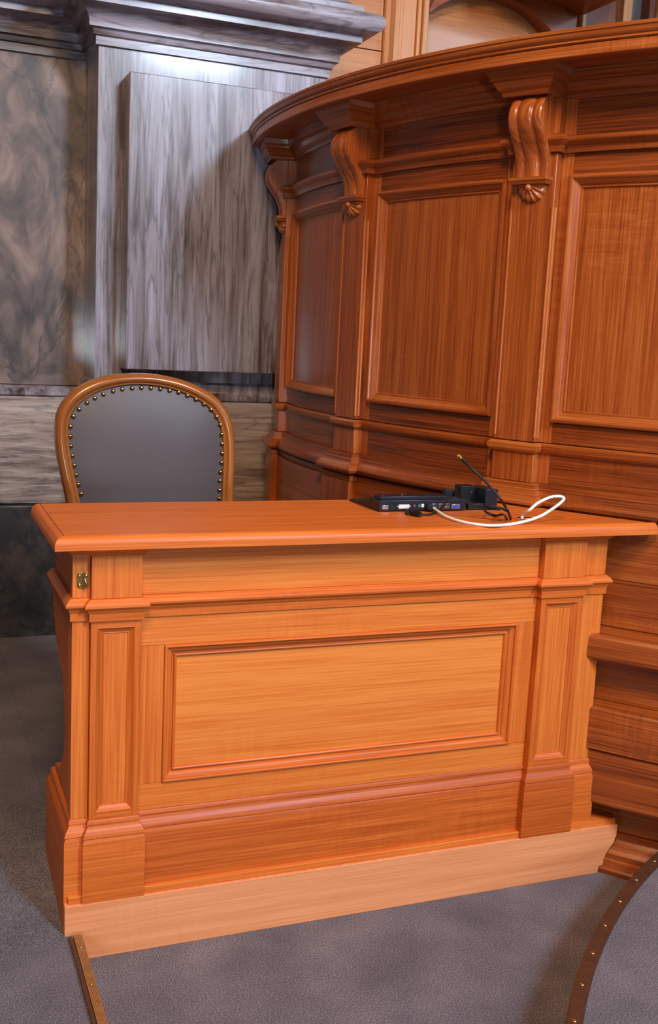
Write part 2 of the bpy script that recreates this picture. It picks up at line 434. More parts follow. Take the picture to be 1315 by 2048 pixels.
for k in range(-2, 16):
    tt = t+dt*k
    if first is None:
        first = build('stud', dome(MB(), (0, 0, 0), (0, 0, 1), 0.0048, 0.0025), 'brass', strip2, local=True); o = first
    else: o = part_copy(first, strip2)
    o.location = (PX+(PR-0.012)*math.cos(tt), PY+(PR-0.012)*math.sin(tt), PH+0.0065)

# marble wall: backing with stone pieces set on it
wb = struct(build('wall_back', BX(-4, 1.15, RW+0.04, RW+0.5, -0.05, 3.3), 'marble_brown'))
def stone_piece(name, mb, mat, bevel=0.002, tone=None): return build(name, mb, mat, wb, bevel=bevel, smooth=35)
xl, xr = 0.366, 1.240
# recessed wall slabs
for i, (a, b) in enumerate(((-1.75, -0.70), (-0.698, xl+0.02))):
    stone_piece('stone_slab', BX(a, b, RW, RW+0.05, 1.118, 2.40), 'marble_brown')
for a, b in ((-1.75, -0.55), (-0.548, xl)):
    stone_piece('stone_course', BX(a, b, RW-0.055, RW+0.05, 0.652, 1.075), 'marble_course', 0.003)
    stone_piece('granite_block', BX(a, b, RW-0.095, RW+0.05, FZ-0.03, 0.650), 'granite', 0.004)
stone_piece('stone_ledge', sweep(MB(), FLAT, [(-1.75, -(RW-0.055)), (xl, -(RW-0.055))],
            [(-0.1, 1.077), (0.0, 1.077), (0.006, 1.082), (0.006, 1.092), (-0.01, 1.104), (-0.045, 1.116), (-0.1, 1.116)]), 'marble', 0)
# projecting marble pilaster with sunk panel
stone_piece('stone_core', BX(xl, xr, PF, RW+0.42, 1.16, 2.45), 'marble', 0)
PT = 0.105                                   # the panel stands proud of the pilaster
pl_, pr_ = aty(260, 142, PF-PT), aty(606, 180, PF-PT)
stone_piece('stone_panel', BX(pl_.x, pr_.x, PF-PT, PF-0.001, aty(247, 738, PF-PT).z, pl_.z), 'marble', 0.003)
ppath = [(xl, -2.4), (xl, -PF), (xr, -PF), (xr, -2.6)]
stone_piece('stone_ledge', sweep(MB(), FLAT, ppath, [(-0.05, 1.09), (0.020, 1.09), (0.024, 1.096), (0.024, 1.108), (0.014, 1.118), (0.012, 1.125), (0.012, 1.15), (0.004, 1.16), (-0.05, 1.16)]), 'marble', 0)
stone_piece('stone_course', sweep(MB(), FLAT, ppath, [(-0.05, 0.652), (0.012, 0.652), (0.012, 1.088), (-0.05, 1.088)]), 'marble_course', 0.002)
stone_piece('granite_block', sweep(MB(), FLAT, ppath, [(-0.05, FZ-0.03), (0.05, FZ-0.03), (0.05, 0.65), (-0.05, 0.65)]), 'granite', 0.004)
# marble cornice, breaking forward round the pilaster
cz = 2.352
def arcq(x0, z0, x1, z1, n, kind):
    out = []
    for i in range(1, n+1):
        t = PI/2*i/n
        if kind == 'cove': out.append((x0+(x1-x0)*(1-math.cos(t)), z0+(z1-z0)*math.sin(t)))
        else: out.append((x0+(x1-x0)*math.sin(t), z0+(z1-z0)*(1-math.cos(t))))
    return out
cprof = [(-0.1, cz), (0.012, cz), (0.012, cz+0.028), (0.022, cz+0.032), (0.026, cz+0.05), (0.040, cz+0.054), (0.040, cz+0.064)]
cprof += arcq(0.040, cz+0.066, 0.092, cz+0.118, 6, 'cove')
cprof += [(0.104, cz+0.12), (0.104, cz+0.142), (0.116, cz+0.146)]
cprof += [(0.135+0.036*math.sin(t), cz+0.186-0.036*math.cos(t)) for t in [PI*i/10 for i in range(1, 11)]]
cprof += [(0.105, cz+0.230), (0.105, cz+0.252)] + arcq(0.10, cz+0.256, 0.05, cz+0.30, 5, 'ovolo') + [(0.04, cz+0.6), (-0.1, cz+0.6)]
stone_piece('stone_cornice', sweep(MB(), FLAT, [(-1.8, -RW), (xl, -RW), (xl, -PF), (xr, -PF), (xr, -2.7)], cprof), 'marble_cornice', 0)

# wood panelled wall far behind the rostrum
FY = 2.85
wf = struct(build('wall_far', BX(1.16, 4.4, FY+0.12, FY+0.2, 0, 4.4), 'panelling', tone=0.6))
def fx(x, y, Y=FY): p = aty(x, y, Y); return p.x, p.z
X0 = fx(765, 60)[0]
def wfp(name, mb, mat='panelling', tone=0.55, **k): return build(name, mb, mat, wf, tone=tone, **k)
zj = fx(725, 97)[1]
wfp('board', BX(1.16, X0-0.003, FY+0.0, FY+0.1, 1.0, zj-0.003), tone=0.62)
wfp('board', BX(1.16, X0-0.003, FY+0.0, FY+0.1, zj+0.003, 3.7), tone=0.55)
xa, xb = fx(776, 40)[0], fx(842, 60)[0]
xc, xd = fx(848, 60)[0], fx(1098, 70)[0]
wfp('jamb', BX(X0, xa, FY-0.03, FY+0.1, 1.0, 3.7, grain='z'), tone=0.55)
for i, (u0, u1, dd) in enumerate(((0, .16, .05), (.16, .30, .03), (.30, .72, .015), (.72, .84, .03), (.84, 1.0, .05))):
    wfp('architrave', BX(xa+(xb-xa)*u0, xa+(xb-xa)*u1-0.001, FY-0.03-dd, FY+0.1, 1.0, 3.7, grain='z'), tone=0.75, bevel=0.004)
# arched panel
xm = (xc+xd)/2; spz = fx(1098, 75)[1]; apz = fx(930, -14)[1]
def arch(xl_, xr_, sp, ap, n=24):
    w = (xr_-xl_)/2; h = ap-sp; R = (w*w+h*h)/(2*h); c_ = ((xl_+xr_)/2, ap-R); t0 = math.asin(w/R)
    return [(c_[0]+R*math.sin(t0-2*t0*i/n), c_[1]+R*math.cos(t0-2*t0*i/n)) for i in range(n+1)]
def arched(x0, x1, sp, ap, y0, y1):
    return extrude(MB(), [(x0, 1.5), (x1, 1.5)]+arch(x0, x1, sp, ap), 'y', y0, y1)
wfp('arched_panel', arched(xc, xd, spz, apz, FY+0.05, FY+0.11), 'veneer', 0.5)
wfp('arched_field', arched(xc+0.028, xd-0.04, spz-0.01, apz-0.06, FY+0.044, FY+0.06), 'veneer', 0.55, bevel=0.004)
# arch ring (soffit)
ao, ai = arch(xc-0.002, xd+0.13, spz+0.02, apz+0.14), arch(xc-0.001, xd+0.0, spz, apz)
wfp('arch_ring', extrude(MB(), ao+ai[::-1], 'y', FY-0.05, FY+0.11), 'walnut', 0.45)
ao2 = arch(xc-0.05, xd+0.06, spz+0.01, apz+0.05)
x1a, x1b, x1c = fx(1108, 80)[0], fx(1150, 80)[0], fx(1160, 60)[0]
for k in range(2): wfp('reed', BX(xd+0.005+0.03*k, xd+0.022+0.03*k, FY-0.03-0.01*k, FY+0.1, 1.0, spz, grain='z'), tone=0.8, bevel=0.004)
wfp('pier', BX(x1a, x1b, FY-0.02, FY+0.1, 1.0, 3.7, grain='z'), 'walnut', 0.45)
wfp('pier_bead', BX(x1b, x1c, FY-0.05, FY+0.1, 1.0, 3.7, grain='z'), tone=0.75, bevel=0.004)
x2 = fx(1236, 40)[0]
wfp('pier_return', BX(x1c, x2, FY-0.0, FY+0.1, 1.0, 3.7, grain='z'), 'walnut', 0.42)
x3, x4, x5, x6 = fx(1246, 40)[0], fx(1258, 40)[0], fx(1289, 40)[0], fx(1302, 40)[0]
wfp('window_frame', BX(x2, x3, FY-0.04, FY+0.1, 1.0, 3.7, grain='z'), tone=0.8, bevel=0.004)
wfp('window_frame', BX(x3+0.001, x4, FY-0.02, FY+0.1, 1.0, 3.7, grain='z'), tone=0.7, bevel=0.004)
wfp('window_pane', BX(x4, x5, FY+0.04, FY+0.05, 1.0, 3.7), 'glass')
wfp('mullion', BX(x5, x6, FY-0.03, FY+0.1, 1.0, 3.7, grain='z'), 'walnut', 0.3, bevel=0.004)
wfp('window_frame', BX(x6, x6+0.03, FY-0.05, FY+0.1, 1.0, 3.7, grain='z'), tone=0.8, bevel=0.004)
wfp('window_pane', BX(x6+0.03, x6+0.5, FY+0.04, FY+0.05, 1.0, 3.7), 'glass')
# overhang added over the pier beside the arch, deep so its underside falls in shade
c1, c2, c3 = fx(945, -30), fx(1215, -30), fx(1157, 34)
wfp('shade_overhang', extrude(MB(), [c1, (c1[0], 3.9), (c2[0], 3.9), c2, c3], 'y', FY-0.60, FY+0.1), 'walnut', 0.45)

# ================================================================== curved rostrum
ro = thing('rostrum', 'curved dark walnut rostrum with moulded panels, scroll brackets and overhanging cornice', 'rostrum', (1.6, 0.9, 0))
PILS = [168.5, 188.68, 208.22, 227.8]
HW = 0.0630                                  # half width of a pilaster, metres
PD = 0.029                                   # pilaster projection
A0, A1 = 159.6, 236.0
def rp(name, mb, tone=0.5, mat='walnut', **k): return build(name, mb, mat, ro, tone=tone, **k)
# path of the face: steps out round every pilaster
def facepath(extra=0.0, hw=HW, base=0.0, pd=PD):
    p = [(S(A0), base)]
    for c in PILS:
        s = S(c); p += [(s-hw, base), (s-hw, base+pd+extra), (s+hw, base+pd+extra), (s+hw, base)]
    p.append((S(A1), base)); return p
FP = facepath()
def segs(path): # (i0,i1,is_pilaster)
    out = [(0, 1, False)]; i = 1
    for k in range(len(PILS)):
        out.append((i, i+3, True)); out.append((i+3, i+4, False)); i += 4
    return out
def moulding(name, prof, path=FP, tone=0.5, tonep=None, bevel=0):
    prof = [(o, z) for o, z in prof]
    for i0, i1, isp in segs(path):
        rp(name, sweep(MB(), BEND, path, prof, i0, i1, side=1), (tonep if isp and tonep is not None else tone)+random.uniform(-.06, .06), smooth=32, bevel=bevel)
# core shell
rp('core', SL(BEND, S(A0), S(A1), -0.06, -0.014, 0.0, 2.05), 0.3)
# bottom mouldings
moulding('base_moulding', [(-0.03, -0.01), (0.084, -0.01), (0.084, 0.012), (0.079, 0.018), (0.070, 0.019), (0.068, 0.034), (0.064, 0.036), (0.062, 0.042),
         (0.063, 0.05), (0.058, 0.057), (0.046, 0.068), (0.034, 0.077), (0.030, 0.084), (0.030, 0.092), (0.022, 0.095), (-0.03, 0.095)], path=facepath(pd=0.0), tone=0.45)
flatp = facepath(pd=0.0)
rp('skirting_board', SL(BEND, S(A0), S(A1), -0.016, 0.018, 0.097, 0.192), 0.46)
rp('lower_board', sweep(MB(), BEND, [flatp[0], flatp[-1]], [(-0.01, 0.194), (0.098, 0.194), (0.104, 0.200), (0.104, 0.333), (0.100, 0.337), (-0.01, 0.337)], side=1), 0.45)
rp('lower_board', sweep(MB(), BEND, [flatp[0], flatp[-1]], [(-0.01, 0.339), (0.104, 0.339), (0.110, 0.343), (0.110, 0.446), (0.104, 0.454), (0.092, 0.457), (-0.01, 0.457)], side=1), 0.44)
rp('backing_board', SL(BEND, S(A0), S(A1), -0.016, 0.050, 0.459, 0.541), 0.55)
rp('bumper_rail', sweep(MB(), BEND, [flatp[0], flatp[-1]], [(-0.01, 0.542), (0.072, 0.542), (0.080, 0.546), (0.094, 0.549), (0.094, 0.573), (0.112, 0.577), (0.114, 0.582), (0.126, 0.585), (0.130, 0.590), (0.128, 0.640), (0.122, 0.648), (0.022, 0.650), (-0.01, 0.650)], side=1), 0.46, smooth=28)
rp('lower_panel_board', SL(BEND, S(A0), S(A1), -0.016, 0.030, 0.652, 0.776), 0.46)
rp('lower_panel_board', SL(BEND, S(A0), S(A1), -0.016, 0.030, 0.7775, 0.911), 0.5)
# base moulding of the upper storey
moulding('dado_moulding', [(-0.03, 0.912), (0.024, 0.912), (0.026, 0.916), (0.026, 0.930), (0.020, 0.934), (0.034, 0.937), (0.040, 0.943), (0.041, 0.950), (0.037, 0.957),
         (0.027, 0.967), (0.020, 0.973), (0.018, 0.978), (0.018, 0.982), (0.016, 0.984), (0.016, 0.997), (-0.03, 0.997)], tone=0.44, tonep=0.5)
moulding('ledge_moulding', [(-0.03, 1.077), (0.004, 1.077), (0.010, 1.083), (0.012, 1.090), (0.012, 1.098), (0.004, 1.105), (-0.03, 1.107)], tone=0.42, tonep=0.55)
moulding('frieze_moulding', [(-0.03, 1.852), (0.010, 1.852), (0.012, 1.858), (0.014, 1.868), (0.024, 1.874), (0.028, 1.880), (0.028, 1.888), (0.018, 1.893), (0.0, 1.897), (-0.03, 1.897)], tone=0.44, tonep=0.5)
# crown under the cornice, breaking out over the brackets
crown = [(-0.05, 1.985), (0.004, 1.985), (0.007, 1.990), (0.008, 1.996), (0.014, 2.000), (0.020, 2.010), (0.025, 2.020), (0.031, 2.023), (0.031, 2.030), (0.037, 2.036), (0.039, 2.052), (-0.05, 2.052)]
cp = [(S(A0), 0.0)]
for c in PILS:
    s = S(c); cp += [(s-HW, 0.0), (s-HW, PD), (s-0.054, PD), (s-0.054, 0.088), (s+0.054, 0.088), (s+0.054, PD), (s+HW, PD), (s+HW, 0)]
cp.append((S(A1), 0))
# the outer pilaster steps sit close to the bracket block, keep the path simple there
cp2 = [(S(A0), 0.0)]
for c in PILS:
    s = S(c); cp2 += [(s-HW, 0.0), (s-HW, 0.088), (s+HW-0.012, 0.088), (s+HW-0.012, 0.0)]
cp2.append((S(A1), 0.0))
moulding('crown_moulding', crown, path=cp2, tone=0.46, tonep=0.46)
# cornice plate
cpath = [(S(A0), 0.0), (S(A1), 0.0)]
rp('cornice_soffit', sweep(MB(), BEND, cpath, [(-0.30, 2.052), (0.132, 2.052), (0.132, 2.060), (-0.30, 2.060)], side=1), 0.5)
rp('cornice_fascia', sweep(MB(), BEND, cpath, [(0.128, 2.046), (0.150, 2.046), (0.152, 2.048), (0.152, 2.072), (0.148, 2.074), (0.128, 2.074)], side=1), 0.55)
rp('cornice_edge', sweep(MB(), BEND, cpath, [(0.10, 2.0742), (0.153, 2.0742), (0.156, 2.077), (0.156, 2.080), (0.152, 2.083)]+[(0.153+0.010*math.sin(PI*0.5*i/5), 2.084+0.014*(1-math.cos(PI*0.5*i/5))) for i in range(6)]+[(0.166, 2.099), (0.166, 2.106), (0.160, 2.109), (0.10, 2.109)], side=1), 0.55, smooth=30)
rp('cornice_top', sweep(MB(), BEND, cpath, [(-0.34, 2.0605), (0.0995, 2.0605), (0.0995, 2.108), (-0.34, 2.108)], side=1), 0.55)
# pilasters: plinth block, shaft, frieze block; corner beads
gapz = 0.001
for ci, c in enumerate(PILS):
    s = S(c)
    rp('pilaster_block', SL(BEND, s-HW, s+HW, -0.014, PD, 0.9975, 1.0765, grain='z'), 0.5, bevel=0.002)
    rp('pilaster', SL(BEND, s-HW, s+HW, -0.014, PD, 1.1075, 1.8515, grain='z'), 0.5+random.uniform(-.05, .08), bevel=0.0015)
    rp('pilaster_block', SL(BEND, s-HW, s+HW, -0.014, PD, 1.8975, 1.985, grain='z'), 0.5, bevel=0.0015)
    rp('pilaster_base', SL(BEND, s-HW-0.022, s+HW+0.022, -0.014, PD+0.026, 0.653, 0.9112, grain='z'), 0.48, bevel=0.0015)
    for sg in (-1, 1):
        for k, (off, dd) in enumerate(((0.0, 0.0), (0.0, -0.010))):
            p0 = BEND(s+sg*(HW-0.003-0.0*k), PD-0.002+dd, 1.118); p1 = BEND(s+sg*(HW-0.003), PD-0.002+dd, 1.715)
            if k: p0 = BEND(s+sg*(HW), PD-0.012, 1.118); p1 = BEND(s+sg*(HW), PD-0.012, 1.715)
            rp('corner_bead', tube(MB(), [p0, p1], 0.0042, 10), 0.62)
# bays
for k in range(len(PILS)):
    b0 = S(PILS[k])+HW+0.0006
    b1 = (S(PILS[k+1])-HW-0.0006) if k < len(PILS)-1 else S(A1)
    sw = 0.034
    j0, j1 = b0+sw, b1-sw
    for (z0, z1, tn) in ((0.9975, 1.0765, .5), (1.1075, 1.8515, .5), (1.8975, 1.985, .5)):
        for (q0, q1) in ((b0, j0-gapz), (j1+gapz, b1)):
            rp('stile', SL(BEND, q0, q1, -0.0135, 0.0, z0, z1, grain='z'), 0.58+random.uniform(-.05, .08))
    rp('rail', SL(BEND, j0, j1, -0.0135, 0.0, 0.9975, 1.0765), 0.36)
    rp('rail', SL(BEND, j0, j1, -0.0135, 0.0, 1.1075, 1.160), 0.36)
    rp('rail', SL(BEND, j0, j1, -0.0135, 0.0, 1.800, 1.8515), 0.36)
    rp('frieze_panel', SL(BEND, j0, j1, -0.0135, 0.0, 1.8975, 1.985), 0.36)
    pa = j0-0.006, j1+0.006
    pf = [(0, -0.010), (0, 0.010), (0.003, 0.014), (0.008, 0.0155), (0.012, 0.014), (0.014, 0.010), (0.020, 0.006), (0.026, 0.0), (0.028, -0.003), (0.032, -0.002), (0.034, -0.006), (0.034, -0.010)]
    for wch in ('left', 'right', 'top', 'bottom'):
        rp('panel_moulding', frame_side(MB(), BEND, pa[0], pa[1], 1.163, 1.799, pf, wch), 0.55, smooth=30)
    rp('panel', SL(BEND, pa[0]+0.026, pa[1]-0.026, -0.0135, -0.0075, 1.189, 1.773, grain='z'), 0.52+[.0, .04, .02, 0][k])
# brackets: one mesh, placed on every pilaster
def corbel_mesh():
    mb = MB(); zs = [1.985-0.195*i/26 for i in range(27)]
    key = [(1.985, .072), (1.972, .090), (1.950, .102), (1.930, .104), (1.908, .098), (1.885, .083), (1.865, .068), (1.845, .056), (1.825, .049), (1.805, .046), (1.79, .046)]
    def D(z):
        for (za, da), (zb, db) in zip(key, key[1:]):
            if za >= z >= zb:
                t = (za-z)/(za-zb); t = t*t*(3-2*t)*0.5+t*0.5; return da+(db-da)*t
        return key[-1][1]
    w = 0.047; us = [-w+2*w*i/28 for i in range(29)]
    def rel(u):
        a = abs(u)/w
        if a < 0.40: return 0.007*math.sqrt(max(0, 1-(a/0.42)**2))
        if a < 0.52: return -0.001
        return 0.005*math.sqrt(max(0, 1-((a-0.76)/0.25)**2))-0.001
    rows, uvr = [], []
    for z in zs:
        ring = [(us[0], PD-0.002, z)]+[(u, D(z)-0.006+rel(u), z) for u in us]+[(us[-1], PD-0.002, z)]
        rows.append(ring); uvr.append([(z, u[0]+u[1]) for u in ring]+[(z, 0.3)])
    mb.grid_add(rows, uvr, True, True); return mb
def shell_mesh():
    mb = MB(); rows, uvr = [], []; nr, na = 8, 56; R0 = 0.041
    for i in range(nr+1):
        q = i/nr; ring = []
        for j in range(na+1):
            th = PI+PI*j/na; rib = 0.5+0.5*math.cos((th-PI)*14)
            rr = R0*q*(1+0.05*(rib-0.5)*q)
            d = PD+0.024*math.sqrt(max(0, 1-(q*0.98)**2))*(0.72+0.28*rib)+0.001
            ring.append((rr*math.cos(th), d, 1.771+rr*math.sin(th)))
        rows.append(ring); uvr.append([(p[0], p[2]) for p in ring])
    mb.grid_add(rows, uvr, False, False)
    ring = [(p[0], PD-0.002, p[2]) for p in rows[-1]]
    mb.grid_add([rows[-1], ring], [uvr[-1], uvr[-1]], False, False)
    mb.grid_add([[(p[0], PD-0.002, p[2]) for p in r] for r in (rows[0], rows[-1])], [uvr[0], uvr[-1]], False, False)
    return mb
proto = None
for c in PILS:
    ph = math.radians(c)
    Mx = Matrix(((-math.sin(ph), math.cos(ph), 0, CX+RR*math.cos(ph)-ro.location.x), (math.cos(ph), math.sin(ph), 0, CY+RR*math.sin(ph)-ro.location.y), (0, 0, 1, 0), (0, 0, 0, 1)))
    if proto is None:
        # build mirrored so that the frame (s,d,z) stays right-handed under a pure rotation
        cm = corbel_mesh(); cm.v = [(x, -y, z) for x, y, z in cm.v]
        proto = build('bracket', cm, 'walnut', ro, local=True, smooth=50, tone=0.55)
        sh = MB(); sweep(sh, FLAT, [(-0.046, 0.0), (-0.046, 0.052), (0.046, 0.052), (0.046, 0.0)], [(-0.046, 1.772), (0.004, 1.772), (0.006, 1.778), (0.010, 1.782), (0.010, 1.790), (-0.046, 1.790)])
        shelf = build('bracket_shelf', sh, 'walnut', proto, local=True, tone=0.52, bevel=0.001)
        sm = shell_mesh(); sm.v = [(x, -y, z) for x, y, z in sm.v]
        shell = build('bracket_shell', sm, 'walnut', proto, local=True, smooth=70, tone=0.62)
        cu = build('shell_curl', dome(MB(), (0, -PD-0.024, 1.764), (0, -1, 0.3), 0.009, 0.009, 14, 4), 'walnut', proto, local=True, tone=0.62)
        kids = [shelf, shell, cu]; o = proto
    else:
        o = part_copy(proto, ro); o.color = (0.55, random.random(), 0, 1)
        for kk in kids: part_copy(kk, o)
    o.location = (CX+RR*math.cos(ph)-ro.location.x, CY+RR*math.sin(ph)-ro.location.y, 0)
    # local -Y must point outwards (radial), local X along the face
    o.rotation_euler = (0, 0, ph+PI/2)

# ================================================================== desk
dk = thing('desk', 'orange-brown wooden desk with panelled front and pale plinth against the curved rostrum', 'desk', (0.7, 0.1, 0))
def dp(name, mb, tone=0.5, mat='desk', **k): return build(name, mb, mat, dk, tone=tone, **k)
ZT, ZU = 0.938, 0.910
YB = 0.325                                   # back of the side panel
xs0, xs1, xp0, xp1 = 0.012, 0.049, 0.154, 1.141
xq1, xe = 1.262, 1.333
dS, dP, dF = -0.030, -0.015, -0.035          # depth of end strip, pilaster, centre field
DPATH = [(xs0, -YB), (xs0, dS), (xs1, dS), (xs1, dP), (xp0, dP), (xp0, dF), (xp1, dF), (xp1, dP), (xq1, dP), (xq1, dS), (xe, dS), (xe, -0.16)]
DSEG = [(0, 1), (1, 2), (2, 5), (5, 6), (6, 9), (9, 10), (10, 11)]
def dmould(name, prof, tones, skip=()):
    for k, (i0, i1) in enumerate(DSEG):
        if k in skip: continue
        dp(name, sweep(MB(), FLAT, DPATH, prof, i0, i1, side=1), tones[k], smooth=30)
# plinth of pale wood, scribed to the rostrum at its right end
scribe = [(-0.002, 0.0), (1.374, 0.0), (1.376, 0.018), (1.388, 0.020), (1.390, 0.036), (1.396, 0.052), (1.408, 0.068), (1.418, 0.080), (1.420, 0.092), (1.4235, 0.095), (1.4235, 0.129), (-0.002, 0.129)]
dp('plinth_board', extrude(MB(), scribe, 'y', 0.0, 0.02), 0.5, 'plinth', bevel=0.001)
bpy.context.view_layer.update()
dp('plinth_side', BX(-0.002, 0.016, 0.0205, YB, 0.0, 0.129), 0.5, 'desk')
dp('plinth_top', BX(0.006, 1.4225, 0.008, 0.10, 0.1292, 0.1450), 0.55, bevel=0.0015)
base = [(-0.012, 0.1292), (0.0145, 0.1292), (0.0145, 0.266), (0.0135, 0.270), (0.0115, 0.2745), (0.0135, 0.277), (0.0130, 0.281), (0.0105, 0.287), (0.0065, 0.293), (0.0035, 0.298), (0.0030, 0.302), (0.0045, 0.303), (0.0040, 0.309), (0.0015, 0.313), (-0.012, 0.313)]
dmould('base_moulding', base, [0.42, 0.5, 0.45, 0.32, 0.30, 0.42, 0.42])
ledge = [(-0.012, 0.752), (0.0045, 0.752), (0.0050, 0.769), (0.0065, 0.771), (0.0085, 0.777), (0.0125, 0.780), (0.0150, 0.783), (0.0150, 0.787), (0.0105, 0.793), (0.0030, 0.800), (-0.012, 0.800)]
dmould('ledge_moulding', ledge, [0.46, 0.48, 0.46, 0.44, 0.44, 0.46, 0.46])
bed = [(-0.012, 0.893), (0.004, 0.893), (0.006, 0.897), (0.010, 0.900), (0.014, 0.906), (0.014, 0.9095), (-0.012, 0.9095)]
dmould('bed_moulding', bed, [0.48, 0.48, 0.48, 0.48, 0.48, 0.48, 0.48], skip=(3,))
dp('bed_moulding', SL(FLAT, xp0+0.012, xp1-0.012, dF-0.012, dF+0.003, 0.9035, 0.9095), 0.48)
# frieze boards
for (s0, s1, d, gr, tn) in ((xs0, xs1-0.0009, dS, 'z', .58), (xs1, xp0, dP, 'z', .55), (xp0+0.001, xp1-0.001, dF, 's', .62), (xp1, xq1, dP, 'z', .55), (xq1+0.0009, xe, dS, 'z', .56)):
    dp('frieze_board', SL(FLAT, s0, s1, d-0.03, d, 0.8002, 0.8928 if s0 not in (xp0+0.001,) else 0.9033, grain=gr), tn, bevel=0.0007)
# end strips
dp('end_strip', SL(FLAT, xs0, xs1-0.0009, dS-0.03, dS, 0.3132, 0.7518, grain='z'), 0.58, bevel=0.0007)
dp('end_strip', SL(FLAT, xq1+0.0009, xe, dS-0.03, dS, 0.3132, 0.7518, grain='z'), 0.6, bevel=0.0007)
# pilasters with sunk panels
for (s0, s1, tn) in ((xs1, xp0, .5), (xp1, xq1, .5)):
    w = 0.012
    for (a, b, z0, z1, gr) in ((s0, s0+w, .3132, .7518, 'z'), (s1-w, s1, .3132, .7518, 'z'), (s0+w+.0003, s1-w-.0003, .3132, .328, 's'), (s0+w+.0003, s1-w-.0003, .739, .7518, 's')):
        dp('pilaster_frame', SL(FLAT, a, b, dP-0.03, dP, z0, z1, grain=gr), tn-0.04)
    pf = [(0, dP-0.02), (0, dP+0.0005), (0.0015, dP+0.001), (0.003, dP-0.001), (0.010, dP-0.006), (0.013, dP-0.0075), (0.0145, dP-0.0065), (0.016, dP-0.009), (0.016, dP-0.02)]
    for wch in ('left', 'right', 'top', 'bottom'):
        dp('panel_moulding', frame_side(MB(), FLAT, s0+w+.0003, s1-w-.0003, .3283, .7387, pf, wch), tn-0.08, smooth=30)
    dp('pilaster_panel', SL(FLAT, s0+w+0.012, s1-w-0.012, dP-0.02, dP-0.0085, .341, .726, grain='z'), tn+0.04)
# centre field: rails, stiles, moulding, two-board panel
fs0, fs1, fz0, fz1 = 0.209, 1.090, 0.373, 0.687
dp('rail', SL(FLAT, xp0+.001, xp1-.001, dF-0.03, dF, fz1, .7518), 0.62, bevel=0.0006)
dp('rail', SL(FLAT, xp0+.001, xp1-.001, dF-0.03, dF, .3132, fz0), 0.60, bevel=0.0006)
dp('stile', SL(FLAT, xp0+.001, fs0, dF-0.03, dF, fz0+.0008, fz1-.0008, grain='z'), 0.55, bevel=0.0006)
dp('stile', SL(FLAT, fs1, xp1-.001, dF-0.03, dF, fz0+.0008, fz1-.0008, grain='z'), 0.52, bevel=0.0006)
pf = [(0, dF-0.025), (0, dF+0.003), (0.0015, dF+0.0055), (0.0045, dF+0.0062), (0.0065, dF+0.0045), (0.007, dF-0.0005), (0.012, dF-0.0012), (0.0165, dF-0.0045), (0.0185, dF-0.0085), (0.019, dF-0.0105), (0.0235, dF-0.0105), (0.024, dF-0.0065), (0.0265, dF-0.0055), (0.029, dF-0.0070), (0.031, dF-0.0125), (0.031, dF-0.025)]
for wch in ('left', 'right', 'top', 'bottom'):
    dp('panel_moulding', frame_side(MB(), FLAT, fs0+.0003, fs1-.0003, fz0+.0003, fz1-.0003, pf, wch), 0.47, smooth=30)
dp('panel', SL(FLAT, fs0+.028, fs1-.028, dF-0.025, dF-0.0118, fz0+.028, 0.515), 0.66)
dp('panel', SL(FLAT, fs0+.028, fs1-.028, dF-0.025, dF-0.0118, 0.5151, fz1-.028), 0.72)
# left side
def atx(x, y, X): d = pray(x, y); return CAM+d*((X-CAM.x)/d.x)
sbk = [atx(x, y, xs0+0.004) for x, y in ((106, 1200), (109, 1240), (113, 1285), (118, 1312), (123, 1337), (127, 1372), (129, 1405), (129.5, 1450), (129, 1490), (125, 1518), (118, 1537))]
sby = [(p.y, p.z) for p in sbk]
dp('side_board', extrude(MB(), [(0.0605, 0.3132), (0.0605, 0.9095), (YB, 0.9095), (YB, 0.78)]+sby+[(YB-0.02, 0.330), (YB-0.02, 0.3132)], 'x', xs0+0.004, xs0+0.03), 0.5)
for (y0, y1) in ((0.0605, 0.076),):
    dp('side_stile', BX(xs0, xs0+0.0038, y0, y1, 0.3132, 0.7518, grain='z'), 0.5)
dp('side_board', BX(xe-0.03, xe-0.004, 0.061, 0.17, 0.3132, 0.9095, grain='z'), 0.4)
dp('inner_shelf', BX(xs0+0.031, 1.13, 0.07, 0.30, 0.80, 0.82), 0.4)
# table top: middle board with moulded front and end edges, cut to the rostrum's curve
TX, TY, TB = -0.030, -0.019, 0.405
def onrim(y, r): return CX-math.sqrt(r*r-(y-CY)**2)
rim = RR+0.046
inx, iny = TX+0.021, TY+0.019
def rimr(y):
    x = onrim(y, rim); p = math.degrees(math.atan2(y-CY, x-CX)) % 360
    return RR+0.0735 if any(abs(S(p)-S(c)) < HW+0.043 for c in PILS) else rim
poly = [(inx, iny)]+[(onrim(y, rimr(y)), y) for y in [iny+(TB-iny)*i/40 for i in range(41)]]+[(inx, TB)]
dp('top_board', prism(MB(), poly, ZU+0.001, ZT), 0.48, bevel=0.0006)
nose = [(-0.019, ZU), (0.0, ZU), (0.0, ZU+0.011), (-0.001, ZU+0.016), (-0.004, ZU+0.0215), (-0.009, ZU+0.0255), (-0.015, ZU+0.0275), (-0.019, ZT)]
epath = [(TX, -TB), (TX, -TY), (onrim(TY, rim-0.0)+0.0, -TY)]
dp('top_edge', sweep(MB(), FLAT, epath, nose, 0, 1, side=1), 0.52, smooth=40)
dp('top_edge', sweep(MB(), FLAT, epath, nose, 1, 2, side=1), 0.52, smooth=40)
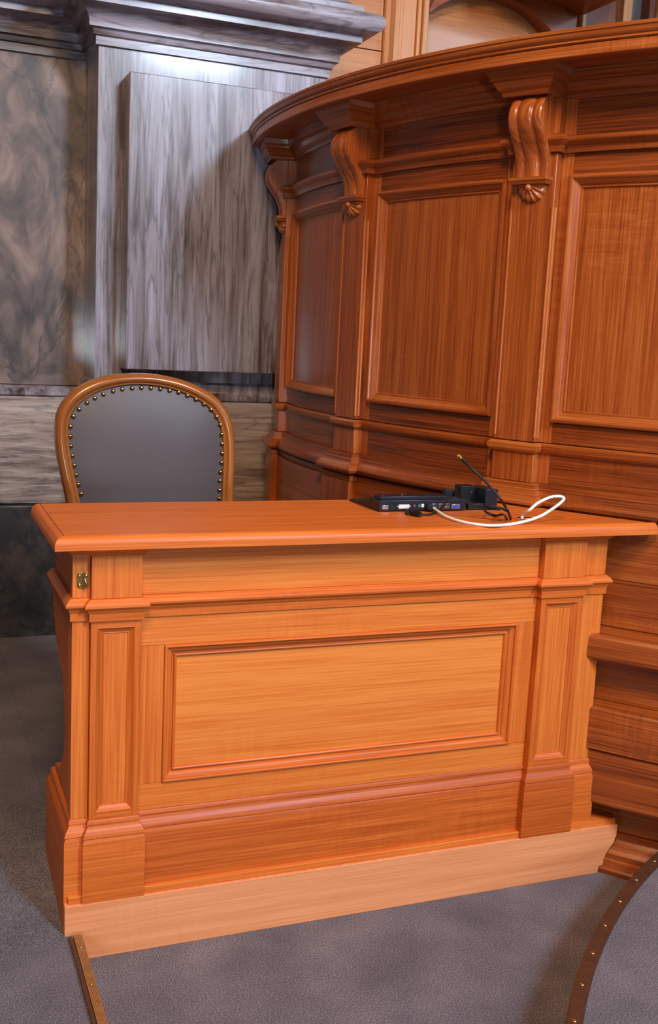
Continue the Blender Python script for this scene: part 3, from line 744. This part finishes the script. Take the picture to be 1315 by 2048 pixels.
# grommet slot plate where the cables go through
gp = atz(1058, 1037, ZT)
dp('cable_plate', BX(gp.x-0.035, gp.x+0.045, gp.y-0.004, gp.y+0.030, ZT, ZT+0.0012), 0.75, bevel=0.0005)
dp('cable_slot', BX(gp.x-0.028, gp.x+0.012, gp.y+0.002, gp.y+0.016, ZT+0.0010, ZT+0.0016), 0.1, 'port_hole')
# brass hinge on the end strip
hx, hz, hy = 0.0335, 0.838, -dS
hg = dp('hinge', BX(hx-0.0008, hx+0.0008, hy-0.003, hy, hz-0.017, hz+0.017), 0.5, 'brass')
hg['label'] = 'polished brass hinge'
def leaf(sg):
    pts = []
    for i in range(9): t = -PI/2+PI*i/8*0.5+PI/2*0; pts.append((0.0065+0.006*math.cos(t), -0.0105+0.006*math.sin(t)))
    pts += [(0.0065+0.006*math.cos(t), 0.0105+0.006*math.sin(t)) for t in [PI/2*i/8 for i in range(9)]]
    pts = [(0.0008, -0.0165)]+pts+[(0.0008, 0.0165)]
    return extrude(MB(), [(hx+sg*p, hz+q) for p, q in pts], 'y', hy-0.0022, hy)
for sg in (-1, 1):
    build('hinge_leaf', leaf(sg), 'brass', hg, bevel=0.0006)
    for q in (-0.0095, 0.0095):
        build('hinge_screw', dome(MB(), (hx+sg*0.0068, hy-0.0022, hz+q), (0, -1, 0), 0.0031, 0.0014, 12, 3), 'brass', hg)
build('hinge_knuckle', tube(MB(), [(hx+0.001, hy-0.0035, hz-0.017), (hx+0.001, hy-0.0035, hz+0.0165)], 0.0024, 12), 'brass', hg)
build('hinge_latch', tube(MB(), spline([(hx+0.003, hy-0.004, hz+0.002), (hx+0.005, hy-0.007, hz-0.006), (hx+0.004, hy-0.006, hz-0.014)], 6), 0.0022, 10), 'brass', hg)

# ================================================================== chair
YC = 0.80
ch = thing('armchair', 'balloon-back wooden chair with studded grey leather back behind the desk', 'chair', (0.33, YC, FZ))
def cp_(name, mb, mat='chair', tone=0.5, **k): return build(name, mb, mat, ch, tone=tone, **k)
outer_px = [(131, 1000), (124, 965), (116, 925), (111, 890), (110.5, 862), (113, 835), (122, 812), (138, 792), (160, 774), (190, 760), (225, 751), (262, 747.5), (300, 748), (338, 753), (375, 763), (410, 779), (437, 797), (455, 820), (464.5, 845), (468.5, 872), (469, 900), (467, 940), (464, 975), (463, 1000)]
inner_px = [(158, 1000), (152, 970), (145, 935), (139, 898), (137, 868), (138, 846), (144, 828), (156, 811), (174, 797), (198, 784), (230, 775), (264, 770.5), (298, 771), (332, 776), (364, 785), (394, 799), (418, 815), (433, 834), (441, 855), (444.5, 878), (445, 902), (443.5, 940), (441, 972), (439.5, 1000)]
def cpt(q, dy=0.0): p = aty(q[0], q[1], YC); return Vector((p.x, YC+(p.z-1.0)*0.10+dy, p.z))
O = [cpt(q) for q in outer_px]; I = [cpt(q) for q in inner_px]
def lower(A, z, k): d = (A[0] if k == 0 else A[-1]); return Vector((d.x+(0.012 if k == 0 else -0.012), YC+(z-1.0)*0.10, z))
O = [lower(O, 0.66, 0), lower(O, 0.78, 0)]+O+[lower(O, 0.78, 1), lower(O, 0.66, 1)]
I = [lower(I, 0.66, 0), lower(I, 0.78, 0)]+I+[lower(I, 0.78, 1), lower(I, 0.66, 1)]
Os, Is = spline(O, 4), spline(I, 4)
mb = MB(); rows, uvr, u = [], [], 0
for i, (a, b) in enumerate(zip(Os, Is)):
    if i: u += (Os[i]-Os[i-1]).length
    w = b-a
    ring = []
    prof = [(0, 0.020), (0.0, -0.004), (0.05, -0.011), (0.16, -0.017), (0.32, -0.022), (0.50, -0.023), (0.66, -0.020), (0.76, -0.015), (0.82, -0.012), (0.90, -0.012), (0.97, -0.009), (1.0, -0.004), (1.0, 0.020)]
    for t, d in prof: ring.append(tuple(a+w*t+Vector((0, d, 0))))
    rows.append(ring); uvr.append([(u, k*0.006) for k in range(len(prof)+1)])
mb.grid_add(rows, uvr, True, True)
cp_('back_frame', mb, smooth=55)
# upholstered back: domed leather inside the frame
c0 = Vector((sum(p.x for p in Is)/len(Is), 0, 0.98)); c0.y = YC+(c0.z-1.0)*0.10
mb = MB(); rows, uvr = [], []
for i in range(13):
    t = i/12.0
    ring = []
    for p in Is:
        q = c0+(p-c0)*(1-t)
        q.y = YC+(q.z-1.0)*0.10
        bul = -0.003-0.020*(1-(1-t)**3)
        ring.append((q.x, q.y+bul, q.z))
    rows.append(ring); uvr.append([(p[0], p[2]) for p in ring]+[(0, 0)])
mb.grid_add(rows, uvr, True, False)
back = [(p[0], p[1]+0.016, p[2]) for p in rows[0]]; mb.grid_add([back, rows[0]], [uvr[0], uvr[0]], True, False)
b0 = len(mb.v); mb.v += back; mb.face([b0+i for i in range(len(back))], [(0, 0)]*len(back))
cp_('back_cushion', mb, 'leather', smooth=60)
# brass studs along the edge of the leather
stud_px = [(304, 722), (291, 675), (281, 627), (272, 580), (263, 532), (256, 484), (254, 435), (256, 386), (271, 336), (300, 299), (341, 267), (381, 244), (425, 225), (474, 209), (521, 199), (571, 194), (618, 192), (666, 193), (714, 198), (761, 206), (807, 215), (851, 232), (894, 251), (934, 274), (969, 302), (997, 338), (1014, 378), (1019, 426), (1020, 473), (1019, 520), (1014, 567), (1007, 615), (1003, 657), (1000, 704), (997, 745)]
st0 = None
for q in stud_px:
    p = cpt((40+q[0]/2.529, 700+q[1]/2.529), -0.0085)
    if st0 is None: st0 = build('stud', dome(MB(), (0, 0, 0), (0, -1, 0), 0.0062, 0.0052, 12, 4), 'stud', ch, local=True); o = st0
    else: o = part_copy(st0, ch)
    o.location = p-ch.location
# seat and legs
sx0, sx1 = O[2].x-0.02, O[-3].x+0.03; smx = (sx0+sx1)/2
zs = FZ+0.44
def rounded(x0, x1, y0, y1, r, n=6):
    out = []
    for cx_, cy_, t0 in ((x1-r, y1-r, 0), (x0+r, y1-r, PI/2), (x0+r, y0+r, PI), (x1-r, y0+r, 1.5*PI)):
        out += [(cx_+r*math.cos(t0+PI/2*i/n), cy_+r*math.sin(t0+PI/2*i/n)) for i in range(n+1)]
    return out
cp_('seat_rail', prism(MB(), rounded(sx0, sx1, YC-0.40, YC+0.02, 0.07), zs-0.07, zs-0.005), bevel=0.006)
mb = MB(); rows, uvr = [], []
for k, (sc, dz) in enumerate(((1.0, 0), (1.0, 0.03), (0.97, 0.05), (0.88, 0.065), (0.6, 0.075), (0.02, 0.078))):
    ring = [(smx+(x-smx)*sc, YC-0.19+(y+0.19-YC)*sc, zs-0.005+dz) for x, y in rounded(sx0+0.01, sx1-0.01, YC-0.39, YC+0.01, 0.07)]
    rows.append(ring); uvr.append([(p[0], p[1]) for p in ring]+[(0, 0)])
mb.grid_add(rows, uvr, True, True); cp_('seat', mb, 'leather', smooth=60)
for sx, sy in ((sx0+0.04, YC-0.36), (sx1-0.04, YC-0.36), (sx0+0.05, YC-0.02), (sx1-0.05, YC-0.02)):
    bk = 0.05 if sy > YC-0.1 else -0.02
    cp_('leg', tube(MB(), spline([(sx, sy, zs-0.05), (sx, sy+bk*0.2, FZ+0.25), (sx, sy+bk, FZ)], 6), 0.024, 12, taper=lambda t: 1-0.4*t), smooth=60)
for sgn, k in ((1, 0), (-1, -1)):
    b_ = Os[0] if k == 0 else Os[-1]; c_ = Is[0] if k == 0 else Is[-1]
    m_ = (b_+c_)/2
    cp_('back_post', tube(MB(), [(m_.x, m_.y+0.0, 0.67), (m_.x, m_.y-0.004, zs-0.05)], 0.017, 12), smooth=60)

# ================================================================== things on the desk
zt = ZT+0.0002
# docking station: low wedge with its row of sockets towards the camera
A = atz(757, 1024, zt); B = atz(931, 1021.5, zt)
ex = (B-A); ln = ex.length; ex.normalize(); ey = Vector((-ex.y, ex.x, 0))
if ey.y < 0: ey = -ey
ds = thing('docking_station', 'flat black laptop docking station with a row of sockets on the desk', 'docking station', (A.x, A.y, zt))
def loc(u, v, z): return tuple(A+ex*u+ey*v+Vector((0, 0, z)))
def lbox(mb, u0, u1, v0, v1, z0, z1, z1b=None):
    z1b = z1 if z1b is None else z1b
    b = len(mb.v)
    mb.v += [loc(u0, v0, z0), loc(u1, v0, z0), loc(u1, v1, z0), loc(u0, v1, z0), loc(u0, v0, z1), loc(u1, v0, z1), loc(u1, v1, z1b), loc(u0, v1, z1b)]
    for f in ((0, 1, 2, 3), (4, 5, 6, 7), (0, 1, 5, 4), (1, 2, 6, 5), (2, 3, 7, 6), (3, 0, 4, 7)):
        mb.face([b+i for i in f], [(0, 0), (0.1, 0), (0.1, 0.1), (0, 0.1)])
    return mb
def LB(*a): return lbox(MB(), *a)
HB = 0.0285
def dsp(name, mb, mat='black', **k): return build(name, mb, mat, ds, **k)
dsp('body', LB(0, ln, 0, 0.060, 0.002, HB), 'navy', bevel=0.0015)
dsp('connector_bar', LB(0.006, ln-0.055, 0.006, 0.05, HB, HB+0.009), 'navy', bevel=0.0015)
# wedge that runs away to the front of the dock, low edge towards the chair
P_ = atz(698, 1001.5, zt)
mb = MB(); q = [A, A+ey*0.055, P_+Vector((0.012, 0.012, 0)), P_]
b = len(mb.v)
hs = [HB-0.001, HB-0.001, 0.004, 0.004]
mb.v += [(p.x, p.y, zt+0.0005) for p in q]+[(p.x, p.y, zt+h) for p, h in zip(q, hs)]
for f in ((0, 1, 2, 3), (4, 5, 6, 7), (0, 1, 5, 4), (1, 2, 6, 5), (2, 3, 7, 6), (3, 0, 4, 7)): mb.face([b+i for i in f], [(0, 0), (0.1, 0), (0.1, 0.1), (0, 0.1)])
dsp('wedge', mb, 'black', bevel=0.001)
def port(name, u0, u1, z0, z1, mat, depth=0.0012): return dsp(name, LB(u0, u1, -depth, 0.001, z0, z1), mat, bevel=0.0006)
sc = ln/174.0     # metres per photo pixel along the dock
port('network_socket', 6*sc, 18*sc, .006, .017, 'steel'); port('lock_slot', 20*sc, 33*sc, .006, .017, 'port_hole')
dv = port('video_socket', 38*sc, 59*sc, .008, .018, 'port_white', 0.002)
for k in (36, 61): dsp('socket_screw', dome(MB(), loc(k*sc, 0, .013), tuple(-ey), 0.002, 0.002, 8, 2), 'steel')
for u, m in ((69, 'port_pink'), (79, 'port_green')):
    r = dsp('audio_socket', tube(MB(), [loc(u*sc, -0.0015, .0145), loc(u*sc, 0.001, .0145)], 0.0034, 14), m)
    build('audio_hole', tube(MB(), [loc(u*sc, -0.002, .0145), loc(u*sc, -0.0012, .0145)], 0.0017, 10), 'port_hole', r)
port('small_socket', 83*sc, 88*sc, .010, .019, 'port_white')
for k in range(3):
    for z in (.006, .0135):
        u = port('usb_socket', (104+k*13)*sc, (114+k*13)*sc, z, z+.0055, 'steel')
        build('usb_slot', LB((105+k*13)*sc, (113+k*13)*sc, -0.0018, 0.0, z+.0012, z+.0043), 'port_hole', u)
vg = port('monitor_socket', 144*sc, 161*sc, .0055, .017, 'steel', 0.001)
build('monitor_plug', LB(146.5*sc, 158.5*sc, -0.003, 0.0, .007, .0155), 'port_blue', vg, bevel=0.001)
for u, h in ((14, .006), (50, .010), (100, .006)):
    dsp('guide_pin', tube(MB(), [loc(u*sc, 0.02, HB+.003), loc(u*sc, 0.02, HB+.006+h*0.7)], 0.0018, 10), 'steel')
dsp('top_catch', LB(82*sc, 108*sc, 0.02, 0.03, HB+.006, HB+.008), 'steel')
# power adapter housing beside it
A2 = A.copy(); A = atz(935, 1020.5, zt)
pb = thing('power_unit', 'open black housing with raised block beside the docking station', 'adapter', (A.x, A.y, zt))
def pbp(name, mb, mat='black', **k): return build(name, mb, mat, pb, **k)
pbp('base', LB(0, 0.080, 0.0, 0.085, 0.0, 0.017), 'black', bevel=0.0015)
pbp('post', LB(-0.034, -0.014, 0.062, 0.082, 0.0, 0.044), 'navy', bevel=0.001)
pbp('top_bar', LB(-0.034, 0.045, 0.064, 0.070, 0.041, 0.0445), 'black', bevel=0.0006)
blk = pbp('block', LB(0.046, 0.082, -0.004, 0.072, 0.0, 0.054), 'navy', bevel=0.0015)
rbk = pbp('rear_block', LB(0.004, 0.047, 0.050, 0.088, 0.012, 0.055), 'black', bevel=0.0015)
build('switch', LB(0.030, 0.036, 0.0485, 0.0505, 0.036, 0.042), 'steel', rbk)
A = A2
# cables
cb = thing('white_cable', 'white cable curving from the docking station into the desk top', 'cable', (1.0, 0.02, zt))
cr = 0.0036
def tz(x, y, h=0.0): p = atz(x, y, ZT+cr+h); return p
wpts = [Vector(loc(99*sc, -0.002, .009)), Vector(loc(104*sc, -0.012, .009)), tz(892, 1033, 0.002), tz(930, 1045), tz(980, 1051), tz(1030, 1047)]
gq = atz(1046, 1040, ZT)
wpts += [aty(1075, 1034.5, 0.025), aty(1102, 1019, 0.035), aty(1121, 1005, 0.04), aty(1127, 996.5, 0.045), aty(1117, 992.5, 0.05), aty(1098, 995, 0.05), aty(1075, 1006, 0.045), aty(1058, 1020, 0.035)]
wpts += [Vector((gq.x+0.002, gq.y+0.008, ZT+0.012)), Vector((gq.x, gq.y+0.006, ZT+0.0018))]
build('sleeve', tube(MB(), spline(wpts, 8), cr, 10), 'white_cable', cb)
bc = thing('black_cable', 'thin black cable standing up with a metal-tipped plug behind the docking station', 'cable', (1.03, 0.02, zt))
bq = atz(1023, 1040, ZT)
b0_ = Vector((bq.x, bq.y+0.006, ZT+0.0018))
bp_ = [b0_, aty(1014, 1020, 0.03), aty(1001, 1000, 0.06), aty(984, 978, 0.08), aty(962, 955, 0.09), aty(940, 935, 0.10), aty(928, 923, 0.10)]
build('sleeve', tube(MB(), spline(bp_, 8), 0.0032, 10), 'rubber', bc)
d_ = (bp_[-1]-bp_[-2]).normalized()
build('plug', tube(MB(), [bp_[-1]-d_*0.002, bp_[-1]+d_*0.012], 0.0052, 10), 'black', bc)
build('plug_tip', tube(MB(), [bp_[-1]+d_*0.012, bp_[-1]+d_*0.023], 0.004, 8), 'gold', bc)
bl = thing('power_lead', 'black power lead looping from the docking station to the desk slot', 'cable', (0.95, 0.02, zt))
lp = [b0_+Vector((-0.010, 0.002, 0)), aty(1006, 1029, 0.02), atz(990, 1031, ZT+.003), atz(970, 1023, ZT+.012), aty(972, 1013, 0.07), aty(1000, 1016, 0.05), aty(1012, 1022, 0.045)]
build('sleeve', tube(MB(), spline(lp, 8), 0.003, 8), 'rubber', bl)
lw = [Vector(loc(59*sc, -0.004, .008)), atz(812, 1027, ZT+.004), atz(840, 1029, ZT+.003), atz(862, 1028, ZT+.004), Vector(loc(118*sc, -0.012, .010)), aty(893, 1004, 0.12), aty(905, 997, 0.12), aty(925, 1001, 0.11), aty(950, 1011, 0.09), aty(972, 1017, 0.07), aty(1000, 1019, 0.05)]
build('lead', tube(MB(), spline(lw, 8), 0.0028, 8), 'rubber', bl)
build('cable_clamp', tube(MB(), [atz(820, 1025, ZT+.007), atz(840, 1029, ZT+.007)], 0.0068, 12), 'rubber', bl)
build('lead_plug', LB(91*sc, 101*sc, -0.016, -0.0005, .004, .020), 'rubber', bl, bevel=0.0015)
